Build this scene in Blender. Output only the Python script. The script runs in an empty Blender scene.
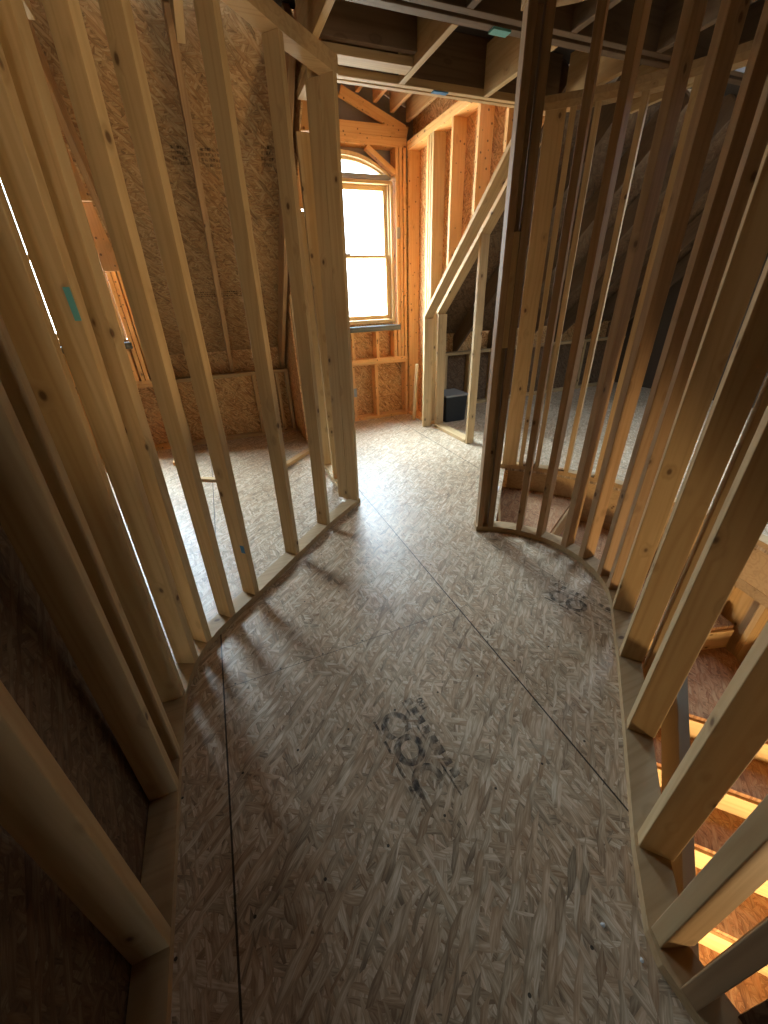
import bpy, bmesh, math, random
from mathutils import Vector, Matrix
random.seed(7)
C = bpy.context.scene
COL = C.collection
PI = math.pi

# ------------------------------------------------------------------ camera
FPX = 385.0
H = 1.5
def build_camera():
    def ray(u, v): return Vector(((u-384)/FPX, -(v-512)/FPX, -1.0))
    up = -ray(412, 1200).normalized()
    y = ray(203, 303); y -= up*y.dot(up); y.normalize()
    x = y.cross(up)
    R = Matrix((x, y, up))
    cd = bpy.data.cameras.new('camera')
    cd.sensor_fit = 'VERTICAL'; cd.sensor_height = 36.0; cd.lens = FPX/1024*36.0
    cd.clip_start = 0.02
    co = bpy.data.objects.new('camera', cd); COL.objects.link(co)
    m = R.to_4x4(); m.translation = Vector((0, 0, H))
    co.matrix_world = m
    C.camera = co
build_camera()

# ------------------------------------------------------------------ world, light, exposure
W = bpy.data.worlds.new('sky'); C.world = W; W.use_nodes = True
wn = W.node_tree
bg = wn.nodes['Background']
tcw = wn.nodes.new('ShaderNodeTexCoord'); sep = wn.nodes.new('ShaderNodeSeparateXYZ')
rmp = wn.nodes.new('ShaderNodeValToRGB')
sky_stops = [(0.42, (0.50, 0.48, 0.42)), (0.51, (0.14, 0.14, 0.14)), (0.66, (0.18, 0.22, 0.27)), (0.86, (0.56, 0.715, 0.90))]
while len(rmp.color_ramp.elements) < len(sky_stops): rmp.color_ramp.elements.new(0.5)
for e_, (p_, c_) in zip(rmp.color_ramp.elements, sky_stops): e_.position = p_; e_.color = (*c_, 1)
mr = wn.nodes.new('ShaderNodeMapRange'); mr.inputs['From Min'].default_value = -1; mr.inputs['From Max'].default_value = 1
wn.links.new(tcw.outputs['Generated'], sep.inputs[0]); wn.links.new(sep.outputs['Z'], mr.inputs['Value'])
wn.links.new(mr.outputs['Result'], rmp.inputs[0])
# the sky is brightest around the veiled sun, up on the left beyond the windows
dt = wn.nodes.new('ShaderNodeVectorMath'); dt.operation = 'DOT_PRODUCT'; dt.inputs[1].default_value = (-0.48, 0.60, 0.64)
wn.links.new(tcw.outputs['Generated'], dt.inputs[0])
glow = wn.nodes.new('ShaderNodeMapRange'); glow.interpolation_type = 'SMOOTHSTEP'
for k_, v_ in (('From Min', 0.35), ('From Max', 1.0), ('To Min', 0.7), ('To Max', 2.6)): glow.inputs[k_].default_value = v_
wn.links.new(dt.outputs['Value'], glow.inputs['Value'])
mul = wn.nodes.new('ShaderNodeVectorMath'); mul.operation = 'SCALE'
wn.links.new(rmp.outputs['Color'], mul.inputs[0]); wn.links.new(glow.outputs['Result'], mul.inputs['Scale'])
wn.links.new(mul.outputs[0], bg.inputs['Color'])
bg.inputs['Strength'].default_value = 88.0

C.view_settings.view_transform = 'Standard'
C.view_settings.look = 'None'
C.view_settings.gamma = 1.0
C.view_settings.use_curve_mapping = False
C.view_settings.exposure = -0.62
C.cycles.max_bounces = 10
C.cycles.diffuse_bounces = 6
C.cycles.transparent_max_bounces = 12
C.cycles.sample_clamp_indirect = 6.0

def portal(name, loc, sx, sy, direction):
    ld = bpy.data.lights.new(name, 'AREA'); ld.shape = 'RECTANGLE'; ld.size = sx; ld.size_y = sy
    ld.cycles.is_portal = True
    o = bpy.data.objects.new(name, ld); COL.objects.link(o); o.location = loc
    o.rotation_euler = Vector(direction).to_track_quat('-Z', 'Y').to_euler()
def lamp(name, loc, energy, color, size, direction):
    ld = bpy.data.lights.new(name, 'AREA'); ld.shape = 'DISK'; ld.size = size
    ld.energy = energy; ld.color = color
    o = bpy.data.objects.new(name, ld); COL.objects.link(o); o.location = loc
    o.rotation_euler = Vector(direction).to_track_quat('-Z', 'Y').to_euler()
DORMERS = [1.68, -1.40]
for xc in DORMERS:
    portal('window_light', (xc, 5.30, 2.02), 1.2, 1.75, (0, -1, 0))
BACK_FILL = (-0.35, 0.20, 0.80, 1.60)        # unseen opening added behind the camera to light the near studs
portal('window_light', ((BACK_FILL[0]+BACK_FILL[1])/2, -3.62, (BACK_FILL[2]+BACK_FILL[3])/2), BACK_FILL[1]-BACK_FILL[0], BACK_FILL[3]-BACK_FILL[2], (0, 1, 0))
ROOF_FILL = (3.65, 4.45, 1.45, 2.55)        # unseen ceiling opening added to brighten the right room floor
portal('window_light', ((ROOF_FILL[0]+ROOF_FILL[1])/2, (ROOF_FILL[2]+ROOF_FILL[3])/2, 2.89), ROOF_FILL[1]-ROOF_FILL[0], ROOF_FILL[3]-ROOF_FILL[2], (0, 0, -1))
# unseen warm lights added on the storey below to light the stairwell
lamp('stair_warm_light', (2.75, -1.95, -1.55), 150, (1.0, 0.70, 0.36), 0.5, (-0.45, 0.75, 0.25))
def spot(name, loc, target, energy, color, angle):
    ld = bpy.data.lights.new(name, 'SPOT'); ld.energy = energy; ld.color = color; ld.spot_size = math.radians(angle); ld.spot_blend = 0.5; ld.shadow_soft_size = 0.12
    o = bpy.data.objects.new(name, ld); COL.objects.link(o); o.location = loc
    o.rotation_euler = (Vector(target)-Vector(loc)).to_track_quat('-Z', 'Y').to_euler()
spot('stair_wall_fill', (0.92, -0.46, -1.15), (2.9, 0.95, -1.0), 260, (1.0, 0.72, 0.38), 75)  # added spot that brightens the outer stair wall

# ------------------------------------------------------------------ materials
def newmat(name):
    m = bpy.data.materials.new(name); m.use_nodes = True
    nt = m.node_tree
    return m, nt, nt.nodes['Principled BSDF']
def N(nt, t, **kw):
    n = nt.nodes.new(t)
    for k, v in kw.items(): setattr(n, k, v)
    return n
def math_(nt, op, a, b=None, c=None):
    n = N(nt, 'ShaderNodeMath', operation=op)
    for i, v in enumerate((a, b, c)):
        if v is None: continue
        if isinstance(v, (int, float)): n.inputs[i].default_value = v
        else: nt.links.new(v, n.inputs[i])
    return n.outputs[0]
def ramp(nt, fac, stops):
    n = N(nt, 'ShaderNodeValToRGB')
    el = n.color_ramp.elements
    while len(el) < len(stops): el.new(0.5)
    for e, (p, c) in zip(el, stops):
        e.position = p; e.color = (*c, 1) if len(c) == 3 else c
    nt.links.new(fac, n.inputs[0]); return n.outputs[0]
def mix(nt, fac, a, b, blend='MIX'):
    n = N(nt, 'ShaderNodeMix', data_type='RGBA', blend_type=blend)
    for s, v in ((n.inputs[0], fac), (n.inputs[6], a), (n.inputs[7], b)):
        if isinstance(v, (int, float)): s.default_value = v
        elif isinstance(v, tuple): s.default_value = (*v, 1)
        else: nt.links.new(v, s)
    return n.outputs[2]
def mapping(nt, vec, loc=(0,0,0), rot=(0,0,0), sc=(1,1,1)):
    n = N(nt, 'ShaderNodeMapping')
    nt.links.new(vec, n.inputs[0])
    for i, v in ((1, loc), (2, rot), (3, sc)): n.inputs[i].default_value = v
    return n.outputs[0]

def pine(name, light, dark, knot=(0.10, 0.045, 0.018), axis='z', pins=False, rough=0.62):
    """sawn lumber, grain along the local long axis, knots, a tint of its own per board"""
    m, nt, bs = newmat(name)
    tc = N(nt, 'ShaderNodeTexCoord'); oi = N(nt, 'ShaderNodeObjectInfo')
    off = N(nt, 'ShaderNodeVectorMath', operation='SCALE')
    cb = N(nt, 'ShaderNodeCombineXYZ')
    for i, k in enumerate((17.0, 31.0, 53.0)):
        nt.links.new(math_(nt, 'MULTIPLY', oi.outputs['Random'], k), cb.inputs[i])
    add = N(nt, 'ShaderNodeVectorMath', operation='ADD')
    nt.links.new(tc.outputs['Object'], add.inputs[0]); nt.links.new(cb.outputs[0], add.inputs[1])
    P = add.outputs[0]
    sl, st = 0.55, 11.0
    sc = {'z': (st, st, sl), 'x': (sl, st, st), 'y': (st, sl, st)}[axis]
    n1 = N(nt, 'ShaderNodeTexNoise'); n1.inputs['Scale'].default_value = 1.0; n1.inputs['Detail'].default_value = 2.0
    nt.links.new(mapping(nt, P, sc=sc), n1.inputs['Vector'])
    # knots
    vk = N(nt, 'ShaderNodeTexVoronoi', voronoi_dimensions='3D', feature='F1'); vk.inputs['Scale'].default_value = 8.6
    nt.links.new(mapping(nt, P, sc={'z': (1, 1, .62), 'x': (.62, 1, 1), 'y': (1, .62, 1)}[axis]), vk.inputs['Vector'])
    kd = vk.outputs['Distance']
    kfac = ramp(nt, kd, [(0.055, (1, 1, 1)), (0.100, (0, 0, 0))])
    khalo = ramp(nt, kd, [(0.07, (1, 1, 1)), (0.26, (0, 0, 0))])
    ring = math_(nt, 'SINE', math_(nt, 'ADD', math_(nt, 'MULTIPLY', n1.outputs['Fac'], 46.0), math_(nt, 'MULTIPLY', khalo, 7.0)))
    rf = math_(nt, 'MULTIPLY_ADD', ring, 0.5, 0.5)
    n2 = N(nt, 'ShaderNodeTexNoise'); n2.inputs['Scale'].default_value = 1.0; n2.inputs['Detail'].default_value = 3.0
    nt.links.new(mapping(nt, P, sc=tuple(s*(9 if s > 1 else 4) for s in sc)), n2.inputs['Vector'])
    g = math_(nt, 'ADD', math_(nt, 'MULTIPLY', math_(nt, 'POWER', rf, 2.0), 0.42), math_(nt, 'MULTIPLY', n2.outputs['Fac'], 0.55))
    col = mix(nt, g, light, dark)
    n3 = N(nt, 'ShaderNodeTexNoise'); n3.inputs['Scale'].default_value = 2.4; n3.inputs['Detail'].default_value = 1.0
    nt.links.new(P, n3.inputs['Vector'])
    col = mix(nt, math_(nt, 'MULTIPLY', n3.outputs['Fac'], 0.30), col, tuple(c*0.62 for c in dark))
    col = mix(nt, math_(nt, 'MULTIPLY', khalo, 0.35), col, tuple(c*0.55 for c in dark))
    col = mix(nt, math_(nt, 'MULTIPLY', kfac, 0.85), col, knot)
    if pins:
        vp = N(nt, 'ShaderNodeTexVoronoi', voronoi_dimensions='3D'); vp.inputs['Scale'].default_value = 17.0
        nt.links.new(P, vp.inputs['Vector'])
        pf = ramp(nt, vp.outputs['Distance'], [(0.10, (1, 1, 1)), (0.17, (0, 0, 0))])
        col = mix(nt, math_(nt, 'MULTIPLY', pf, 0.85), col, knot)
    hsv = N(nt, 'ShaderNodeHueSaturation')
    nt.links.new(col, hsv.inputs['Color'])
    nt.links.new(math_(nt, 'MULTIPLY_ADD', oi.outputs['Random'], 0.24, 0.86), hsv.inputs['Value'])
    nt.links.new(hsv.outputs[0], bs.inputs['Base Color'])
    bs.inputs['Roughness'].default_value = rough
    bs.inputs['Specular IOR Level'].default_value = 0.3
    bp = N(nt, 'ShaderNodeBump'); bp.inputs['Strength'].default_value = 0.18; bp.inputs['Distance'].default_value = 0.002
    nt.links.new(n2.outputs['Fac'], bp.inputs['Height']); nt.links.new(bp.outputs[0], bs.inputs['Normal'])
    return m

def osb(name, dark, mid, light, plane='xy', scale=1.0, grey=(0.50, 0.47, 0.38), greyfac=0.0, seams=False, rough=0.7, contrast=1.0):
    """oriented strand board: layers of long flakes lying in several directions"""
    m, nt, bs = newmat(name)
    tc = N(nt, 'ShaderNodeTexCoord')
    P = tc.outputs['Object']
    if plane == 'xz': P = mapping(nt, P, rot=(PI/2, 0, 0))
    if plane == 'yz': P = mapping(nt, P, rot=(0, PI/2, 0))
    val = None; hue = None; hgt = None
    angs = [PI/2+a for a in (0.10, -0.50, 1.25, 0.55, -1.05, -0.12, 0.85)]
    dist = N(nt, 'ShaderNodeTexNoise'); dist.inputs['Scale'].default_value = 9.0*scale; dist.inputs['Detail'].default_value = 1.0
    nt.links.new(P, dist.inputs['Vector'])
    wob = N(nt, 'ShaderNodeVectorMath', operation='SCALE'); wob.inputs['Scale'].default_value = 0.022/scale
    nt.links.new(dist.outputs['Color'], wob.inputs[0])
    pa = N(nt, 'ShaderNodeVectorMath', operation='ADD'); nt.links.new(P, pa.inputs[0]); nt.links.new(wob.outputs[0], pa.inputs[1])
    PW = pa.outputs[0]
    for i, a in enumerate(angs):
        sx, sy = (11.0+2.5*(i % 3), 62.0+16*(i % 2))
        rot = mapping(nt, PW, loc=(1.37*i, 2.11*i, 0), rot=(0, 0, a))
        v = N(nt, 'ShaderNodeTexVoronoi', voronoi_dimensions='2D', feature='F1')
        v.inputs['Scale'].default_value = scale
        q = mapping(nt, rot, sc=(sx, sy, 1))
        nt.links.new(q, v.inputs['Vector'])
        sp = N(nt, 'ShaderNodeSeparateColor'); nt.links.new(v.outputs['Color'], sp.inputs[0])
        fib = N(nt, 'ShaderNodeTexNoise', noise_dimensions='2D'); fib.inputs['Scale'].default_value = scale; fib.inputs['Detail'].default_value = 2.0
        nt.links.new(mapping(nt, rot, sc=(22, 260, 1)), fib.inputs['Vector'])
        b = math_(nt, 'ADD', math_(nt, 'MULTIPLY', math_(nt, 'POWER', sp.outputs[0], 0.7), 0.42), math_(nt, 'MULTIPLY', fib.outputs['Fac'], 0.62))
        edge = ramp(nt, v.outputs['Distance'], [(0.38, (1, 1, 1)), (0.72, (0.62, 0.62, 0.62))])
        b = math_(nt, 'MULTIPLY', b, edge)
        if val is None: val, hue, hgt = b, sp.outputs[2], sp.outputs[1]
        else:
            k = math_(nt, 'GREATER_THAN', sp.outputs[1], 0.62)
            def sel(x, y):
                return math_(nt, 'ADD', math_(nt, 'MULTIPLY', x, math_(nt, 'SUBTRACT', 1.0, k)), math_(nt, 'MULTIPLY', y, k))
            val, hue, hgt = sel(val, b), sel(hue, sp.outputs[2]), sel(hgt, sp.outputs[1])
    big = N(nt, 'ShaderNodeTexNoise'); big.inputs['Scale'].default_value = 1.3; big.inputs['Detail'].default_value = 3.0
    nt.links.new(P, big.inputs['Vector'])
    val2 = math_(nt, 'ADD', math_(nt, 'MULTIPLY', math_(nt, 'SUBTRACT', val, 0.50), contrast), math_(nt, 'MULTIPLY_ADD', big.outputs['Fac'], 0.35, 0.28))
    col = ramp(nt, val2, [(0.10, dark), (0.45, mid), (0.85, light)])
    col = mix(nt, math_(nt, 'MULTIPLY', hue, 0.30), col, tuple(a*b for a, b in zip(mid, (1.25, 0.80, 0.50))))
    if greyfac: col = mix(nt, math_(nt, 'MULTIPLY', ramp(nt, big.outputs['Fac'], [(0.3, (.5, .5, .5)), (0.7, (1, 1, 1))]), greyfac), col, mix(nt, 0.55, grey, col))
    if seams:
        sx = N(nt, 'ShaderNodeSeparateXYZ'); nt.links.new(P, sx.inputs[0])
        X, Y = sx.outputs[0], sx.outputs[1]
        u = math_(nt, 'DIVIDE', math_(nt, 'ADD', X, 0.285), 1.215)
        row = math_(nt, 'FLOOR', u)
        du = math_(nt, 'MULTIPLY', math_(nt, 'ABSOLUTE', math_(nt, 'SUBTRACT', u, math_(nt, 'ROUND', u))), 1.215)
        w_ = math_(nt, 'DIVIDE', math_(nt, 'SUBTRACT', math_(nt, 'SUBTRACT', Y, 1.32), math_(nt, 'MULTIPLY', row, 1.22)), 2.44)
        dv = math_(nt, 'MULTIPLY', math_(nt, 'ABSOLUTE', math_(nt, 'SUBTRACT', w_, math_(nt, 'ROUND', w_))), 2.44)
        seam = math_(nt, 'MAXIMUM', math_(nt, 'LESS_THAN', du, 0.0032), math_(nt, 'LESS_THAN', dv, 0.0013))
        col = mix(nt, math_(nt, 'MULTIPLY', seam, 0.93), col, (0.014, 0.009, 0.005))
        # nail heads along the joists, each sheet edge
        nx = math_(nt, 'DIVIDE', math_(nt, 'SUBTRACT', Y, 0.11), 0.406)
        dny = math_(nt, 'MULTIPLY', math_(nt, 'ABSOLUTE', math_(nt, 'SUBTRACT', nx, math_(nt, 'ROUND', nx))), 0.406)
        nu = math_(nt, 'DIVIDE', math_(nt, 'ADD', X, 0.235), 0.2025)
        dnx = math_(nt, 'MULTIPLY', math_(nt, 'ABSOLUTE', math_(nt, 'SUBTRACT', nu, math_(nt, 'ROUND', nu))), 0.2025)
        nd = math_(nt, 'SQRT', math_(nt, 'ADD', math_(nt, 'MULTIPLY', dny, dny), math_(nt, 'MULTIPLY', dnx, dnx)))
        nail = math_(nt, 'LESS_THAN', nd, 0.0045)
        col = mix(nt, math_(nt, 'MULTIPLY', nail, 0.9), col, (0.02, 0.015, 0.01))
    nt.links.new(col, bs.inputs['Base Color'])
    bs.inputs['Roughness'].default_value = rough
    bs.inputs['Specular IOR Level'].default_value = 0.35
    bp = N(nt, 'ShaderNodeBump'); bp.inputs['Strength'].default_value = 0.35; bp.inputs['Distance'].default_value = 0.003
    nt.links.new(math_(nt, 'ADD', hgt, math_(nt, 'MULTIPLY', val, 0.6)), bp.inputs['Height']); nt.links.new(bp.outputs[0], bs.inputs['Normal'])
    return m

def plain(name, col, rough=0.6, metal=0.0, noise=0.12):
    m, nt, bs = newmat(name)
    tc = N(nt, 'ShaderNodeTexCoord'); n = N(nt, 'ShaderNodeTexNoise'); n.inputs['Scale'].default_value = 30; n.inputs['Detail'].default_value = 4
    nt.links.new(tc.outputs['Object'], n.inputs['Vector'])
    c = mix(nt, math_(nt, 'MULTIPLY', n.outputs['Fac'], noise*2), col, tuple(x*0.55 for x in col))
    nt.links.new(c, bs.inputs['Base Color'])
    bs.inputs['Roughness'].default_value = rough; bs.inputs['Metallic'].default_value = metal
    return m

M = {}
M['pine'] = pine('pine_stud', (0.70, 0.49, 0.25), (0.53, 0.335, 0.145))
M['pine_warm'] = pine('fir_stud', (0.90, 0.55, 0.23), (0.74, 0.39, 0.135), pins=True)
M['pine_red'] = pine('fir_joist', (0.55, 0.33, 0.15), (0.36, 0.19, 0.075))
M['lumber_shaded'] = pine('shaded_beam_lumber', (0.20, 0.125, 0.070), (0.12, 0.070, 0.036))  # shade on header, beams and far framing put into the colour
M['pine_dark'] = pine('reddish_shaded_stud', (0.50, 0.315, 0.16), (0.34, 0.195, 0.088))
M['plate'] = pine('pine_plate', (0.60, 0.41, 0.21), (0.45, 0.28, 0.125), axis='x')
M['win_wood'] = pine('window_pine', (0.74, 0.55, 0.29), (0.62, 0.42, 0.19), knot=(0.5, 0.32, 0.14))
M['osb_floor'] = osb('osb_subfloor', (0.13, 0.075, 0.035), (0.44, 0.325, 0.195), (0.82, 0.69, 0.50), 'xy', seams=True, greyfac=0.32, rough=0.42, contrast=1.05)
M['osb_wall'] = osb('osb_sheathing', (0.20, 0.09, 0.03), (0.58, 0.35, 0.14), (0.84, 0.61, 0.31), 'xy', rough=0.7, contrast=1.2)
M['osb_shaded'] = osb('osb_sheathing_shaded', (0.05, 0.029, 0.015), (0.15, 0.094, 0.05), (0.27, 0.19, 0.115), 'xy', rough=0.65)  # dark tone stands in for shade on the sheathing and right eave
M['osb_side'] = osb('osb_sheathing_side', (0.20, 0.09, 0.03), (0.58, 0.33, 0.13), (0.82, 0.56, 0.28), 'yz', rough=0.7, contrast=1.2)
M['osb_flat'] = osb('osb_deck', (0.12, 0.06, 0.024), (0.38, 0.23, 0.095), (0.62, 0.42, 0.21), 'xy', rough=0.75)
M['dark_deck'] = plain('near_black_deck', (0.055, 0.042, 0.034), 0.9)  # plain near-black boards
M['grey_flash'] = plain('grey_flashing', (0.10, 0.105, 0.09), 0.5)
M['wrap'] = plain('grey_house_wrap', (0.32, 0.30, 0.28), 0.7)
M['blue'] = plain('blue_tape', (0.05, 0.22, 0.46), 0.6)
M['teal'] = plain('teal_sticker', (0.16, 0.48, 0.46), 0.5)
M['steel'] = plain('nail_plate_steel', (0.30, 0.32, 0.33), 0.45, 0.6)
M['black'] = plain('black_plastic', (0.018, 0.02, 0.022), 0.4)
M['lidgrey'] = plain('grey_lid', (0.30, 0.29, 0.27), 0.5)
M['white'] = plain('white_scrap', (0.75, 0.74, 0.70), 0.5)
M['board_grey'] = plain('cool_shaded_board', (0.42, 0.38, 0.29), 0.7)  # grey carries the cool shade on the guard board
M['concrete'] = plain('lower_floor', (0.30, 0.22, 0.14), 0.8)
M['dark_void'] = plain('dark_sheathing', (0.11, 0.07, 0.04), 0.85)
def glass():
    m, nt, bs = newmat('window_glass')
    out = nt.nodes['Material Output']
    tr = N(nt, 'ShaderNodeBsdfTransparent'); gl = N(nt, 'ShaderNodeBsdfGlossy'); gl.inputs['Roughness'].default_value = 0.02
    tr.inputs['Color'].default_value = (0.95, 0.97, 0.96, 1)
    lw_ = N(nt, 'ShaderNodeLayerWeight'); lw_.inputs['Blend'].default_value = 0.5
    fr = math_(nt, 'MULTIPLY_ADD', math_(nt, 'POWER', lw_.outputs['Facing'], 5.0), 0.85, 0.03)
    mx = N(nt, 'ShaderNodeMixShader')
    nt.links.new(fr, mx.inputs[0]); nt.links.new(tr.outputs[0], mx.inputs[1]); nt.links.new(gl.outputs[0], mx.inputs[2])
    nt.links.new(mx.outputs[0], out.inputs['Surface'])
    return m
M['glass'] = glass()
def ink():
    m, nt, bs = newmat('stamp_ink')
    out = nt.nodes['Material Output']
    bs.inputs['Base Color'].default_value = (0.035, 0.033, 0.030, 1); bs.inputs['Roughness'].default_value = 0.7
    tc = N(nt, 'ShaderNodeTexCoord'); n = N(nt, 'ShaderNodeTexNoise'); n.inputs['Scale'].default_value = 28; n.inputs['Detail'].default_value = 4
    nt.links.new(tc.outputs['Object'], n.inputs['Vector'])
    tr = N(nt, 'ShaderNodeBsdfTransparent'); mx = N(nt, 'ShaderNodeMixShader')
    f = ramp(nt, n.outputs['Fac'], [(0.38, (0.10, 0.10, 0.10)), (0.62, (0.72, 0.72, 0.72))])
    nt.links.new(f, mx.inputs[0]); nt.links.new(tr.outputs[0], mx.inputs[1]); nt.links.new(bs.outputs[0], mx.inputs[2])
    nt.links.new(mx.outputs[0], out.inputs['Surface'])
    return m
M['ink'] = ink()

# ------------------------------------------------------------------ builders
def link(name, me, mat, parent=None, mw=None):
    o = bpy.data.objects.new(name, me); COL.objects.link(o)
    _MW[o.name] = mw if mw is not None else Matrix.Identity(4)
    if mat is not None: me.materials.append(M[mat] if isinstance(mat, str) else mat)
    if parent is not None:
        o.parent = parent
        if mw is not None: o.matrix_local = parent_world(parent).inverted() @ mw
        else: o.matrix_local = parent_world(parent).inverted()
    elif mw is not None: o.matrix_world = mw
    return o
_PW = {}; _MW = {}
def parent_world(p):
    return _PW.get(p.name, Matrix.Identity(4))
def thing(name, label, cat, loc=(0, 0, 0), group=None):
    o = bpy.data.objects.new(name, None); COL.objects.link(o); o.empty_display_size = 0.1
    o.location = loc; _PW[o.name] = Matrix.Translation(Vector(loc))
    o['label'] = label; o['category'] = cat
    if group: o['group'] = group
    return o
def tag(o, label, cat, group=None):
    o['label'] = label; o['category'] = cat
    if group: o['group'] = group
    return o
def struct(o):
    o['kind'] = 'structure'; return o
def V(*a): return Vector(a)
def box_mesh(w, t, l, bev=0.0025):
    bm = bmesh.new()
    vs = [bm.verts.new((x, y, z)) for x in (0, w) for y in (0, t) for z in (0, l)]
    for f in ((0,1,3,2), (4,6,7,5), (0,4,5,1), (2,3,7,6), (0,2,6,4), (1,5,7,3)):
        bm.faces.new([vs[i] for i in f])
    bmesh.ops.recalc_face_normals(bm, faces=bm.faces)
    if bev: bmesh.ops.bevel(bm, geom=bm.edges[:], offset=min(bev, w/3, t/3), segments=2, affect='EDGES', profile=0.5)
    me = bpy.data.meshes.new('board'); bm.to_mesh(me); bm.free()
    return me
def board(name, parent, p, axis, wdir, w, t, l, mat='pine', bev=0.0025):
    """rectangular stick: corner p, long axis, width direction (w), thickness along axis x width (t)"""
    z = Vector(axis).normalized(); x = Vector(wdir); x = (x - z*x.dot(z)).normalized(); y = z.cross(x)
    me = box_mesh(w, t, l, bev)
    mw = Matrix((x, y, z)).transposed().to_4x4(); mw.translation = Vector(p)
    for poly in me.polygons: poly.use_smooth = False
    return link(name, me, mat, parent, mw)
def bx(name, parent, x0, x1, y0, y1, z0, z1, mat='pine', along=None, bev=0.0025):
    """axis-aligned stick between bounds; the long axis becomes local z"""
    d = (x1-x0, y1-y0, z1-z0)
    a = along if along is not None else max(range(3), key=lambda i: d[i])
    if a == 2: return board(name, parent, (x0, y0, z0), (0,0,1), (1,0,0), d[0], d[1], d[2], mat, bev)
    if a == 0: return board(name, parent, (x0, y0, z0), (1,0,0), (0,1,0), d[1], d[2], d[0], mat, bev)
    return board(name, parent, (x0, y0, z0), (0,1,0), (0,0,1), d[2], d[0], d[1], mat, bev)
def prism(name, parent, pts, z0, z1, mat, bev=0.0):
    """closed 2D outline extruded from z0 to z1"""
    bm = bmesh.new()
    lo = [bm.verts.new((x, y, z0)) for x, y in pts]
    f = bm.faces.new(lo)
    r = bmesh.ops.extrude_face_region(bm, geom=[f])
    bmesh.ops.translate(bm, vec=(0, 0, z1-z0), verts=[v for v in r['geom'] if isinstance(v, bmesh.types.BMVert)])
    bmesh.ops.recalc_face_normals(bm, faces=bm.faces)
    if bev: bmesh.ops.bevel(bm, geom=bm.edges[:], offset=bev, segments=1, affect='EDGES')
    me = bpy.data.meshes.new(name); bm.to_mesh(me); bm.free()
    return link(name, me, mat, parent)
def quad_slab(name, parent, corners, thick, mat):
    """flat slab: four corners (counter-clockwise seen from the room side), thickness away from it; local frame lies in the slab"""
    a, b, c, d = [Vector(p) for p in corners]
    if (b-a).cross(d-a).dot(Vector((1.0, 1.5, 1.2))-a) < 0: a, b, c, d = d, c, b, a      # thickness away from the rooms
    x = (b-a).normalized(); n = x.cross(d-a).normalized(); y = n.cross(x)
    mw = Matrix((x, y, n)).transposed().to_4x4(); mw.translation = a
    inv = mw.inverted()
    bm = bmesh.new()
    top = [bm.verts.new(inv @ p) for p in (a, b, c, d)]
    bot = [bm.verts.new((inv @ p) - V(0, 0, thick)) for p in (a, b, c, d)]
    bm.faces.new(top); bm.faces.new(bot[::-1])
    for i in range(4): bm.faces.new((top[i], bot[i], bot[(i+1) % 4], top[(i+1) % 4]))
    bmesh.ops.recalc_face_normals(bm, faces=bm.faces)
    me = bpy.data.meshes.new(name); bm.to_mesh(me); bm.free()
    return link(name, me, mat, parent, mw)
def offset_path(pts, d):
    """offset an open 2D polyline to its left by d"""
    out = []
    for i, p in enumerate(pts):
        a = Vector(pts[max(i-1, 0)]); b = Vector(pts[min(i+1, len(pts)-1)])
        t = (b-a).normalized()
        out.append((p[0]-t.y*d, p[1]+t.x*d))
    return out
def strip(pts, d): return list(pts) + offset_path(pts, d)[::-1]

T15, W35, W55 = 0.038, 0.089, 0.140
ZT = 2.528          # stud tops
ZP = 2.599          # top of the double top plate
SLOPE = 0.88
def zroof(y): return 0.80 + (5.10-y)*SLOPE     # underside of the rafters

# ------------------------------------------------------------------ stairwell curve
CC = Vector((1.25, 1.40)); RI = 0.585; RO = 1.79
D2 = Vector((-0.733, -0.680)); N2 = Vector((0.680, -0.733))
A0 = -47.15
def arc(r, a): return (CC.x + r*math.cos(math.radians(a)), CC.y + r*math.sin(math.radians(a)))
def lin(lat, al): return (CC.x + N2.x*lat + D2.x*al, CC.y + N2.y*lat + D2.y*al)
def arcpts(r, a, b, n): return [arc(r, a+(b-a)*i/n) for i in range(n+1)]

# ------------------------------------------------------------------ floor with the stairwell cut out
def build_floor():
    xs = (-4.2, 6.6); y0, y1 = -3.6, 5.2
    hole = arcpts(RI+W35, 55.0, A0, 24) + [lin(RI+W35, 1.18), (0.80, -0.02), (0.80, -1.35)] + [lin(RO, 2.1), lin(RO, 0.0)] + arcpts(RO, A0, 51.0, 30)[1:]
    bm = bmesh.new()
    o = [bm.verts.new((x, y, 0)) for x, y in ((xs[0], y0), (xs[1], y0), (xs[1], y1), (xs[0], y1))]
    h = [bm.verts.new((x, y, 0)) for x, y in hole]
    es = [bm.edges.new((o[i], o[(i+1) % 4])) for i in range(4)] + [bm.edges.new((h[i], h[(i+1) % len(h)])) for i in range(len(h))]
    bmesh.ops.triangle_fill(bm, use_beauty=True, use_dissolve=False, edges=es)
    # drop any triangles inside the hole
    def inside(p):
        c = False; n = len(hole)
        for i in range(n):
            xi, yi = hole[i]; xj, yj = hole[i-1]
            if (yi > p.y) != (yj > p.y) and p.x < (xj-xi)*(p.y-yi)/(yj-yi)+xi: c = not c
        return c
    kill = [f for f in bm.faces if inside(f.calc_center_median())]
    bmesh.ops.delete(bm, geom=kill, context='FACES_ONLY')
    for f in bm.faces:
        if f.normal.z < 0: f.normal_flip()
    r = bmesh.ops.extrude_face_region(bm, geom=bm.faces[:])
    bmesh.ops.translate(bm, vec=(0, 0, -0.022), verts=[v for v in r['geom'] if isinstance(v, bmesh.types.BMVert)])
    bmesh.ops.recalc_face_normals(bm, faces=bm.faces)
    me = bpy.data.meshes.new('floor'); bm.to_mesh(me); bm.free()
    struct(link('floor', me, 'osb_floor'))
    return hole
HOLE = build_floor()

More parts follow.
